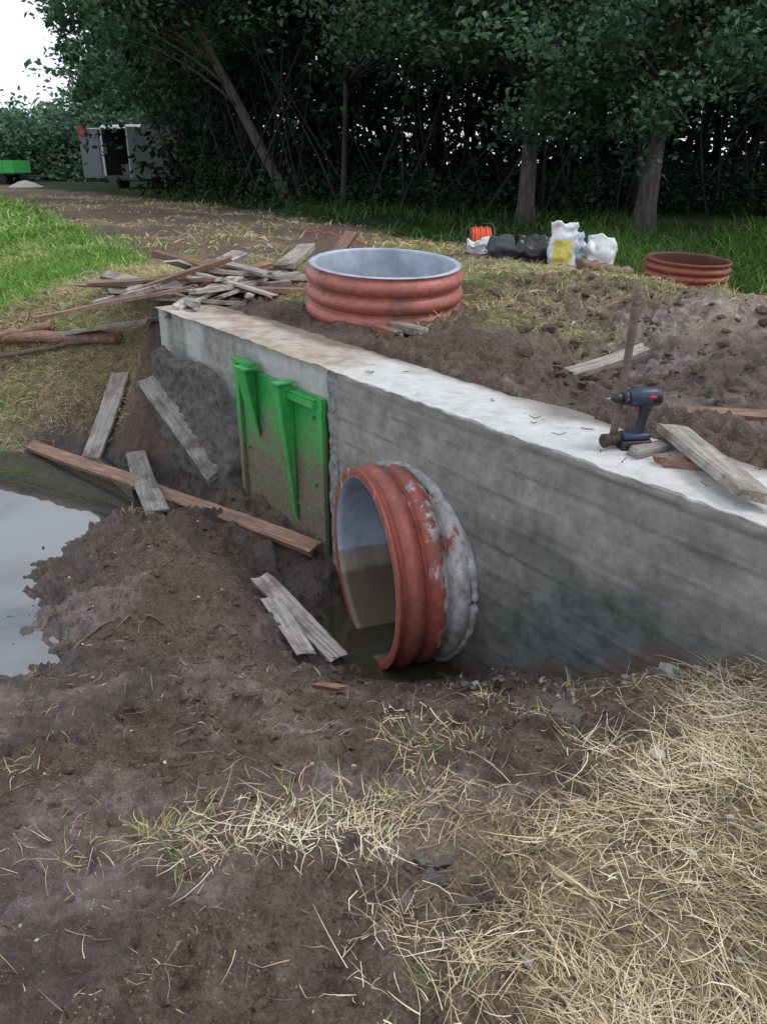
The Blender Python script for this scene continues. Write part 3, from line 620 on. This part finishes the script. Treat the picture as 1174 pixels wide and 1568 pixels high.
for nm,c,s,m in(("floor",(0,2,.55),(1.9,4,.06),M_int),("wall_l",(-.93,1.9,1.45),(.04,3.8,1.8),M_int),("wall_r",(.93,1.9,1.45),(.04,3.8,1.8),M_int),("bulkhead",(0,3.8,1.45),(1.9,.04,1.9),M_int),("ceiling",(0,1.9,2.38),(1.9,3.8,.04),M_int),("bumper",(0,-.05,.48),(2.0,.14,.2),M_blk),
  ("door_left",(-1.52,-.12,1.45),(1.0,.06,1.85),M_panel),("door_left_skin",(-1.52,-.075,1.45),(1.02,.025,1.9),M_vw),("door_right",(1.07,-.5,1.45),(.06,.95,1.85),M_panel),("door_right_skin",(1.11,-.5,1.45),(.02,.98,1.9),M_vw),
  ("side_window",(1.012,3.9,1.75),(.02,1.0,.6),M_glass),("load_box",(-.4,1.2,.8),(.7,.8,.45),M_panel),("load_rack",(.62,1.5,1.2),(.3,1.0,1.2),M_int),("red_jacket",(-1.75,-.2,2.3),(.35,.12,.35),M_redc),("hanging_jacket",(-.15,2.0,1.45),(.16,.10,.65),M_panel),("frame_left",(-.97,-.01,1.45),(.08,.05,1.95),M_vw),("frame_right",(.97,-.01,1.45),(.08,.05,1.95),M_vw),("frame_top",(0,-.01,2.42),(1.86,.05,.1),M_vw)):
    V_,F_=boxm((0,0,0),s);o=vpart(nm,V_,F_,m);o.location=c
    bv=o.modifiers.new("b",'BEVEL');bv.width=.02 if min(s)>.05 else .004;bv.segments=2
for (x,y) in((-1,1.0),(1,1.0),(-1,4.5),(1,4.5)):
    V_=revolve([(-.12,.1),(-.12,.3),(-.09,.34),(.09,.34),(.12,.3),(.12,.1),(-.12,.1)],(x*.92,y,.34),(1,0,0),(0,0,1),24);vpart("wheel",V_,grid_faces(7,24,False,True),M_tyre,True)
tr=empty("farm_trailer",(-21.2,46,.50))
def tp(nm,c,s,m):
    V_,F_=boxm((0,0,0),s);o=npmesh(nm,V_,F_,m,None,False);o.parent=tr;o.location=c;bv=o.modifiers.new("b",'BEVEL');bv.width=.01
tp("side_front",(0,-1,.95),(4.2,.05,.6),M_trg);tp("side_back",(0,1,.95),(4.2,.05,.6),M_trg);tp("end_l",(-2.1,0,.95),(.05,2,.6),M_trg);tp("end_r",(2.1,0,.95),(.05,2,.6),M_trg);tp("bed",(0,0,.62),(4.2,2,.08),M_blk);tp("drawbar",(2.7,0,.5),(1.4,.1,.1),M_blk)
for k in range(8): tp("rib_%d"%k,(-2.05+k*.585,-1.04,.95),(.06,.05,.62),M_trg)
for x in(-1.2,1.2):
    for y in(-1,1):
        V_=revolve([(-.12,.1),(-.12,.33),(-.09,.38),(.09,.38),(.12,.33),(.12,.1),(-.12,.1)],(x,y*.85,.34),(0,1,0),(0,0,1),20);o=npmesh("wheel",V_,grid_faces(7,20,False,True),M_tyre);o.parent=tr
xs=np.linspace(-1,1,30);a_,b_=np.meshgrid(xs,xs);rr=np.sqrt(a_**2+b_**2);zz=np.maximum(.0,1-rr**1.6)*.36+(fbm(a_*5+9,b_*5,3)-.45)*.1
npmesh("sand_heap",np.stack([-16.6+a_.ravel()*.9,40+b_.ravel()*.9,.52+zz.ravel()],1),grid_faces(30,30)[:, ::-1],simple("sand",(.33,.31,.28),.9))
# ---------------------------------------------------------------- ribbons: grass & straw
def ribbons(P,D,L,W,arch,lie,seed,npt=4):
    r=np.random.default_rng(seed);n=len(P);k=np.linspace(0,1,npt)
    curv=r.normal(size=n)*.5
    pts=np.zeros((n,npt,3));cur=P.copy();ang=D.copy();e=(1-lie)*1.35+0*D
    pts[:,0]=cur
    for j in range(1,npt):
        s=L/(npt-1)
        cur=cur+np.stack([np.cos(ang)*np.cos(e),np.sin(ang)*np.cos(e),np.sin(e)],1)*s[:,None]
        pts[:,j]=cur;ang=ang+curv*.5;e=e-arch
    side=np.stack([-np.sin(D),np.cos(D),0*D],1)+r.normal(size=(n,3))*.35
    side/=np.linalg.norm(side,axis=1)[:,None]
    wd=W[:,None]*(1-.75*k[None,:]**2)/2
    V=np.stack([pts-side[:,None]*wd[...,None],pts+side[:,None]*wd[...,None]],2).reshape(-1,3)
    i0=(np.arange(n)*npt*2)[:,None]+np.arange(npt-1)[None,:]*2
    return V,np.stack([i0,i0+1,i0+3,i0+2],-1).reshape(-1,4),npt*2
def scatter(mask,x0,x1,y0,y1,n,seed):
    r=np.random.default_rng(seed);x=r.uniform(x0,x1,n);y=r.uniform(y0,y1,n);k=r.random(n)<mask(x,y);return x[k],y[k]
x,y=scatter(lambda x,y:strawmask(x,y)**1.2*(.18+.82*ss(.38,.54,fbm(x*5,y*5,101))),-.8,2.2,.55,2.7,80000,1);n=len(x);r=np.random.default_rng(2)
D=fbm(x*1.6,y*1.6,81,2)*10+r.normal(size=n)*.8+r.integers(0,2,n)*math.pi
lift=vn(x*6,y*6,103)*.035
P=np.stack([x,y,H(x,y)+lift*r.random(n)+.002],1)
L=np.where(r.random(n)<.5,r.uniform(.015,.06,n),r.uniform(.06,.18,n));V,F,m=ribbons(P,D,L,r.uniform(.0013,.0032,n),r.normal(size=n)*.09,.96+r.normal(size=n)*.04,3,5)
clump=fbm(x*4,y*4,105)
va_=np.repeat(np.clip(r.normal(.52,.24,n)+(clump-.45)*1.6,0,1),m)
V[:,2]=np.maximum(V[:,2],H(V[:,0],V[:,1])+.003)
npmesh("straw",V,F,M_straw,{'v':va_})
x=r.uniform(-1.9,1.5,1100);y=r.uniform(.8,3.4,1100);qq,_=qa(x,y);k=qq<-.05;x=x[k];y=y[k];n=len(x)
P=np.stack([x,y,H(x,y)+.004],1);V,F,m=ribbons(P,r.uniform(0,6.3,n),r.uniform(.02,.10,n),r.uniform(.0011,.0024,n),0*x,.99+0*x,4,4)
V[:,2]=np.maximum(V[:,2],H(V[:,0],V[:,1])+.004);npmesh("loose_straw",V,F,M_straw,{'v':np.repeat(np.clip(r.normal(.4,.22,n),0,1),m)})
tufts=[(-.60,1.62,.09,90,.5),(-.50,1.52,.05,40,.0),(-.25,1.75,.08,50,.7),(-.02,1.68,.09,60,.8),(.12,1.72,.09,70,.8),(-.85,1.58,.08,40,.9),(.28,2.05,.07,40,.5),(.1,2.1,.08,50,.7),(-1.2,1.95,.08,40,.6),(-1.25,1.75,.06,30,.6),(1.35,2.1,.2,260,.9),(1.1,2.2,.1,80,.6),(.6,2.2,.08,60,.9),(1.5,1.9,.2,150,.9),(.9,1.25,.06,30,.5),(1.0,1.6,.07,30,.5),(-1.8,5.6,.06,40,.9),(-1.72,4.95,.06,50,.9),(.15,1.1,.05,25,.5),(.8,1.75,.1,60,1),(1.2,1.4,.1,60,1),(.4,2.35,.08,50,.9),(.7,2.5,.07,50,.8)]
TV=[];TF=[];TA=[];o_=0
for i,(cx,cy,rad,n,dry) in enumerate(tufts):
    r=np.random.default_rng(100+i);x=cx+r.normal(size=n)*rad*.6;y=cy+r.normal(size=n)*rad*.6
    D=np.arctan2(y-cy,x-cx)+r.normal(size=n)*.9
    V,F,m=ribbons(np.stack([x,y,H(x,y)-.003],1),D,r.uniform(.03,.11,n),r.uniform(.0016,.0034,n),r.uniform(.1,.5,n),r.uniform(.2,.85,n),i,5)
    V[:,2]=np.maximum(V[:,2],H(V[:,0],V[:,1])+.001)
    TV.append(V);TF.append(F+o_);o_+=len(V);isd=r.random(n)<dry*.5+.5
    TA.append(np.repeat(np.where(isd,r.uniform(.7,1,n),r.uniform(.25,.6,n)),m))
npmesh("grass_tufts",np.vstack(TV),np.vstack(TF),M_grass,{'v':np.concatenate(TA)})
def grassfield(name,mask,x0,x1,y0,y1,n,l0,l1,w0,w1,dry,seed,lie0=.05,lie1=.6,mat=None):
    x,y=scatter(mask,x0,x1,y0,y1,n,seed);n=len(x);r=np.random.default_rng(seed)
    V,F,m=ribbons(np.stack([x,y,H(x,y)-.005],1),r.uniform(0,6.3,n),r.uniform(l0,l1,n),r.uniform(w0,w1,n),r.uniform(.1,.6,n),r.uniform(lie0,lie1,n),seed,4)
    dd=dry(x,y) if callable(dry) else dry
    isd=r.random(n)<dd;pv_=vn(x*1.2,y*1.2,seed)
    npmesh(name,V,F,mat or M_grass,{'v':np.repeat(np.where(isd,r.uniform(.68,1.,n),np.clip(r.uniform(.1,.4,n)+.25*pv_,0,.58)),m)})
grassfield("field_grass",lambda x,y:fieldmask(x,y)*(.35+.65*ss(.35,.5,fbm(x*1.2,y*1.2,120))),-8,-2.2,7.6,13,54000,.04,.15,.005,.011,lambda x,y:.08+.4*(fbm(x*1.2,y*1.2,120)<.42),11)
grassfield("field_grass.001",fieldmask,-16,-3,12,25,26000,.08,.18,.02,.035,.15,12)
grassfield("bank_grass",lambda x,y:bankmask(x,y),-5.5,-1.8,6.2,9,38000,.05,.18,.003,.006,lambda x,y:.94-.45*(vn(x*1.5,y*1.5,5)>.72),13,.4,.95)
grassfield("embankment_grass",embmask,-1.5,2.9,5.0,11,32000,.04,.12,.003,.006,lambda x,y:.85-.55*(vn(x*1.3,y*1.3,6)>.6),14,.3,.95)
grassfield("verge_grass",lambda x,y:(1-forestmask(x,y))*(1-fieldmask(x,y))*ss(.40,.55,fbm(x*.8,y*.8,19))*.9,-12,3,9.5,26,40000,.05,.18,.01,.02,.75,15,.3,.95)
grassfield("tall_grass",lambda x,y:ss(2.6,3.3,x)*ss(6.9,7.6,y)*(1-np.exp(-((x-3.1)/.7)**4-((y-8.1)/1.1)**4)),2.4,8,6.8,15,15000,.15,.5,.008,.016,.08,16,.0,.45,M_weed)
grassfield("forest_undergrowth",lambda x,y:forestmask(x,y)*ss(.35,.6,vn(x*.7,y*.7,8)),-10,14,10,30,20000,.12,.4,.015,.035,.03,17,.0,.6,M_weed)
# ---------------------------------------------------------------- stones & clods
def ico(sub=2):
    bm=bmesh.new();bmesh.ops.create_icosphere(bm,subdivisions=sub,radius=1);V=np.array([v.co[:] for v in bm.verts]);F=np.array([[v.index for v in f.verts] for f in bm.faces]);bm.free();return V,F
IV,IF=ico()
def rocks(name,x,y,s,mat,seed,sink=.3,jag=.25,smooth=False):
    r=np.random.default_rng(seed);n=len(x);V=np.repeat(IV[None],n,0)
    k=r.uniform(.55,1.25,(n,1,3));k[:,:,2]*=.65
    for _ in range(5):
        d=r.normal(size=(n,1,3));d/=np.linalg.norm(d,axis=2,keepdims=True);h=(V*d).sum(2,keepdims=True);lim=r.uniform(.35,.8,(n,1,1));V=V-d*np.maximum(0,h-lim)
    V=V*k*(1+jag*.4*r.normal(size=(n,len(IV),1)).clip(-1,1))*s[:,None,None]
    th=r.uniform(0,6.3,n);c,s_=np.cos(th)[:,None],np.sin(th)[:,None]
    V=np.stack([V[...,0]*c-V[...,1]*s_,V[...,0]*s_+V[...,1]*c,V[...,2]],-1)
    V=V+np.stack([x,y,H(x,y)+s*sink],1)[:,None]
    F=(IF[None]+(np.arange(n)*len(IV))[:,None,None]).reshape(-1,3)
    return npmesh(name,V.reshape(-1,3),F,mat,None,smooth)
r=np.random.default_rng(31)
n=11000;x=r.uniform(-2.2,1.7,n);y=r.uniform(.7,5.2,n);qq,aa=qa(x,y);k=(qq<-.02)&(H(x,y)>-.62)&(r.random(n)>strawmask(x,y)*.85)&(fbm(x*2.4,y*2.4,111)>.42);x=x[k];y=y[k]
rocks("soil_clods",x,y,.003+.020*r.random(len(x))**5,M_ground,1,.15)
n=1500;x=r.uniform(.8,3.6,n);y=r.uniform(3.4,6.6,n);qq,aa=qa(x,y);k=qq>.55;rocks("soil_clods.001",x[k],y[k],.006+.05*r.random(k.sum())**5,M_ground,2,.1)
n=600;x=r.uniform(-2,1.6,n);y=r.uniform(.8,4.5,n);qq,aa=qa(x,y);k=(qq<-.03)&(base(x,y)>-.6);M_peb=simple("pebble_stone",(.42,.39,.34),.8,0,.4,9,.3)
rocks("pebbles",x[k],y[k],.002+.009*r.random(k.sum())**4,M_peb,3,.3)
n=320;a_=r.uniform(-1.9,.1,n);q_=-np.abs(r.normal(size=n))*.13-.03;x=.04+DX*a_+NX*q_;y=3.72+DY*a_+NY*q_;k=np.hypot(x-.1,y-3.3)>.28;rocks("concrete_rubble",x[k],y[k],.004+.022*r.random(k.sum())**4,M_strip,4,.2)
rocks("dark_clod",np.array([.60,.12,.2,.16,.05,.1,.22]),np.array([2.12,1.43,1.36,1.5,1.36,1.5,1.42]),np.array([.055,.045,.05,.035,.03,.025,.02]),M_mudl,5,.1,.5)
rocks("broken_concrete",np.array([.98,1.03,.4]),np.array([2.3,2.37,2.86]),np.array([.05,.03,.03]),M_mortar,6,.5)
rocks("white_stone",np.array([.79,.94,.88,.31,.37,.75,1.12,-.09]),np.array([1.83,1.52,1.55,1.18,2.62,1.45,1.4,1.95]),np.array([.026,.016,.014,.02,.024,.012,.02,.012]),M_peb,7,.3)
r=np.random.default_rng(41);n=5000;x=-3.2+r.normal(size=n)*.35;y=6.15+r.normal(size=n)*.18;k=(r.random(n)<ss(.42,.58,fbm(x*3,y*3,91)));x=x[k];y=y[k];n=len(x)
t=np.linspace(0,2*np.pi,6,endpoint=False);s=r.uniform(.004,.010,n)
V=np.stack([x[:,None]+s[:,None]*np.cos(t),y[:,None]+s[:,None]*np.sin(t),np.full((n,6),-.634)+r.random((n,1))*.002],-1).reshape(-1,3)
npmesh("duckweed",V,np.arange(n*6).reshape(n,6),M_weed,{'v':np.repeat(r.uniform(.4,.6,n),6)})
# ---------------------------------------------------------------- trees
def leafquads(C,size,r,flat=.5):
    n=len(C);N_=r.normal(size=(n,3));N_[:,2]=np.abs(N_[:,2])+flat;N_/=np.linalg.norm(N_,axis=1)[:,None]
    T=r.normal(size=(n,3));T-=N_*(T*N_).sum(1)[:,None];T/=np.linalg.norm(T,axis=1)[:,None];B=np.cross(N_,T)
    s=size*r.uniform(.6,1.3,n)[:,None]
    V=np.stack([C-T*s*.55,C+B*s*.36+N_*s*.08,C+T*s*.6,C-B*s*.36+N_*s*.08],1).reshape(-1,3)
    return V,np.arange(4*n).reshape(n,4)
def tree(name,bx,by,ht,r0,lean,clumps,leaf,per,seed,mat=M_leaf,cl_r=.5,bark=None,xmin=-99):
    r=np.random.default_rng(seed);bz=GZ(bx,by)-.1
    n=22;k=np.linspace(0,1,n);wob=np.cumsum(r.normal(size=(n,2)),0)*.035
    P=np.stack([lean[0]*k*ht+wob[:,0]*k,lean[1]*k*ht+wob[:,1]*k,k*ht],1)
    R=r0*(1-.8*k)+r0*.5*np.exp(-k*ht*3.5)
    g=Acc();V,F=tube(P,R,14);g.add(V,F);C=[]
    for c in clumps:
        c=np.array(c,float)
        if c[0]+bx<xmin: c[0]=xmin-bx+r.random()*2.
        kz=np.clip((c[2]-np.hypot(c[0]-lean[0]*c[2],c[1]-lean[1]*c[2])*.4)/ht,.26,.95);i=int(kz*(n-1));a=P[i]
        mid=(a+c)/2+np.array([0,0,.18*np.linalg.norm(c-a)])
        tt=np.linspace(0,1,7)[:,None];Q=(1-tt)**2*a+2*tt*(1-tt)*mid+tt**2*c
        V,F=tube(Q,np.linspace(min(R[i]*.35,.045),.006,7),6);g.add(V,F)
        m=int(per*r.uniform(.6,1.3));cr=cl_r*r.uniform(.7,1.3);ns=7;sc=c+r.normal(size=(ns,3))*np.array([1,1,.6])*cr*.8
        pick=r.integers(0,ns,m);lp=sc[pick]+r.normal(size=(m,3))*np.array([.45,.45,.30])*cr
        tone=r.normal()*.12
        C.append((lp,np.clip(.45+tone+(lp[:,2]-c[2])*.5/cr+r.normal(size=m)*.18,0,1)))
    Z=np.array([bx,by,bz])
    for v_ in g.V:v_+=Z
    o=g.make(name,bark or M_bark,True,tuple(Z))
    LP=np.vstack([c[0] for c in C]);LT=np.concatenate([c[1] for c in C]);k=(LP[:,2]>.5)&(LP[:,0]+bx>xmin-1.3);LP=LP[k];LT=LT[k]
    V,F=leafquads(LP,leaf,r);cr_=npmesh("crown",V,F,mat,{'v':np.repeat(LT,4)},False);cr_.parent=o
    return o
def cl(n,cx,cy,zlo,zhi,sx,sy,seed):
    r=np.random.default_rng(seed);return [(cx+r.normal()*sx,cy+r.normal()*sy,r.uniform(zlo,zhi)) for _ in range(n)]
tree("alder_tree",5.2,17,11,.20,(.035,0),cl(24,0,-1,2.8,5.5,1.6,1.2,1)+cl(16,0,0,5.5,11,2.,2.,2)+cl(10,-1.4,-1.8,2.0,3.4,.8,.5,3),.12,300,1)
tree("alder_tree",3.0,18,11,.17,(-.005,0),cl(24,-.6,-1.2,2.6,5.2,1.5,1.0,4)+cl(16,0,0,5.5,11,2.,2.,5)+cl(11,1.2,-1.6,1.8,3.4,.9,.5,6),.12,300,2)
tree("leaning_tree",-2.45,23,10,.15,(-.50,-.05),cl(26,-3.2,-1.0,3.6,6.5,2.0,1.0,7)+cl(16,-3.2,0,5.5,10,1.4,1.4,8),.14,300,3,cl_r=.55,xmin=-6.9)
tree("alder_tree",8.2,17,11,.24,(.03,0),cl(24,.2,-.6,3.0,6,1.5,1.2,9)+cl(14,0,0,6,11,2,2,10),.12,280,4)
tree("alder_tree",6.5,22,11,.13,(-.02,0),cl(20,0,0,3.0,7,1.5,1.5,11)+cl(12,0,0,6,11,2,2,12),.14,260,5,bark=M_barkd)
tree("alder_tree",-.9,19,11,.06,(.04,0),cl(28,1.2,-2.2,3.0,5.6,1.4,.8,13)+cl(16,0,0,5.5,11,2,2,14),.11,330,6,bark=M_barkd)
tree("alder_tree",-4.2,28,12,.2,(-.1,0),cl(26,-.5,-1,2.6,6.5,2.2,1.2,15)+cl(16,0,0,6,12,2.4,2,16),.17,300,7,cl_r=.7,bark=M_barkd)
tree("alder_tree",-9.0,45,13,.25,(.0,0),cl(34,-.8,-1,2.4,8.5,2.4,1.6,17)+cl(16,0,0,6,12,2.4,2,18),.26,280,8,cl_r=1.0,bark=M_barkd,xmin=-14.5)
tree("alder_tree",-6.0,33,12,.22,(-.10,0),cl(36,-1.2,-1,2.8,7.5,2.2,1.4,19)+cl(16,0,0,6,12,2.2,2,20),.20,300,9,cl_r=.8,bark=M_barkd,xmin=-10.3)
tree("pine_tree",-17.0,60,10,.25,(0,0),cl(46,0,0,1.5,8.5,1.7,1.5,21),.34,240,10,M_leaf,.9)
tree("pine_tree",-20.5,66,8,.25,(0,0),cl(46,0,0,1.0,6.,1.6,1.5,22),.34,240,11,M_leaf,.9)
g=Acc();r=np.random.default_rng(50)
for i in range(170):
    bx=r.uniform(-6.5,11);by=r.uniform(18.5,31);by=max(by,19.5+max(0,-2.2-bx)*1.5+r.random()*5)
    bz=GZ(bx,by)-.1;ht=r.uniform(3,6.0);lx=r.normal()*.3;ly=r.normal()*.15;k=np.linspace(0,1,8)
    P=np.stack([bx+lx*ht*k+r.normal()*.35*np.sin(k*2.6),by+ly*ht*k,bz+ht*k*(1-.1*k)],1);V,F=tube(P,np.linspace(r.uniform(.012,.04),.008,8),6,False);g.add(V,F)
g.make("thicket_stems",M_barkd)
g=Acc()
for i in range(70):
    bx=r.uniform(-8,26);by=r.uniform(26,50);by=max(by,26+max(0,-3-bx)*1.6);k=np.linspace(0,1,6);ht=r.uniform(9,13);lx=r.normal()*.06
    P=np.stack([bx+lx*ht*k,by+0*k,.3+ht*k],1);V,F=tube(P,np.linspace(r.uniform(.08,.2),.05,6),8,False);g.add(V,F)
g.make("forest_trunks",M_barkd)
def mass(name,n,xr,yr,zr,nc,cr,leaf,mat,seed,zz=None):
    r=np.random.default_rng(seed);C=np.stack([r.uniform(*xr,nc),r.uniform(*yr,nc),r.uniform(*zr,nc)],1)
    if zz is not None:C=C[zz(C)]
    p=C[r.integers(0,len(C),n)]+r.normal(size=(n,3))*cr*np.array([1,1,.7]);p=p[p[:,2]>.3];n=len(p)
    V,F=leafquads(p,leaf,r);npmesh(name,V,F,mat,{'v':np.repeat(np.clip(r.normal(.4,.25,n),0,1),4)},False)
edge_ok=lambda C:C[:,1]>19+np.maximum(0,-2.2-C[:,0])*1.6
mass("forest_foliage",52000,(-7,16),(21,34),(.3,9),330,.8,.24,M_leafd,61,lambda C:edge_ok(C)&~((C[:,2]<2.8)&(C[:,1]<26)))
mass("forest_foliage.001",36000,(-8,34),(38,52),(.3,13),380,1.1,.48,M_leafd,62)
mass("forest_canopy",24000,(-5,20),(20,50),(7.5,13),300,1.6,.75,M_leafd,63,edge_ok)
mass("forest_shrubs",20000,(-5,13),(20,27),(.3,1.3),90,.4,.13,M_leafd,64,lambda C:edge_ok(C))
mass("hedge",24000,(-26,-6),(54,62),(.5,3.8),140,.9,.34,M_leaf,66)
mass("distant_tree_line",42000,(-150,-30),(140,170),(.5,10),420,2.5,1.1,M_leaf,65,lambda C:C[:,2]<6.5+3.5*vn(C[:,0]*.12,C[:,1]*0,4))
# ---------------------------------------------------------------- light & camera
w=bpy.data.worlds.new("World");bpy.context.scene.world=w;w.use_nodes=True;nt=w.node_tree;bg=nt.nodes['Background']
sky=nd(nt,'ShaderNodeTexSky');sky.sky_type='NISHITA';sky.sun_disc=False;sky.sun_elevation=math.radians(52);sky.sun_rotation=math.radians(95)
tc=nd(nt,'ShaderNodeTexCoord').outputs['Generated'];cn=noise(nt,2.2,6,mapping(nt,tc,(1,1,3)),.6,.3)
cf=ramp(nt,cn,[(.36,.35),(.55,.92)])
c=mix(nt,cf,sky.outputs[0],(9.5,10.1,11.2))
nt.links.new(c,bg.inputs['Color']);bg.inputs['Strength'].default_value=.135
s=bpy.data.lights.new("sun",'SUN');s.energy=1.4;s.angle=math.radians(18);s.color=(1,.96,.9);so=bpy.data.objects.new("sun",s);link(so)
el,az=math.radians(52),math.radians(95);dv=Vector((math.sin(az)*math.cos(el),math.cos(az)*math.cos(el),math.sin(el)));so.rotation_euler=dv.to_track_quat('Z','Y').to_euler()
cam=bpy.data.cameras.new("camera");co=bpy.data.objects.new("camera",cam);link(co);bpy.context.scene.camera=co
co.location=(0,0,1.6);co.rotation_euler=(math.radians(90-23.6),0,0);cam.sensor_fit='VERTICAL';cam.sensor_height=36;cam.lens=28.03;cam.clip_end=1500;cam.clip_start=.05
sc=bpy.context.scene;sc.view_settings.view_transform='Standard';sc.view_settings.look='None';sc.view_settings.exposure=0
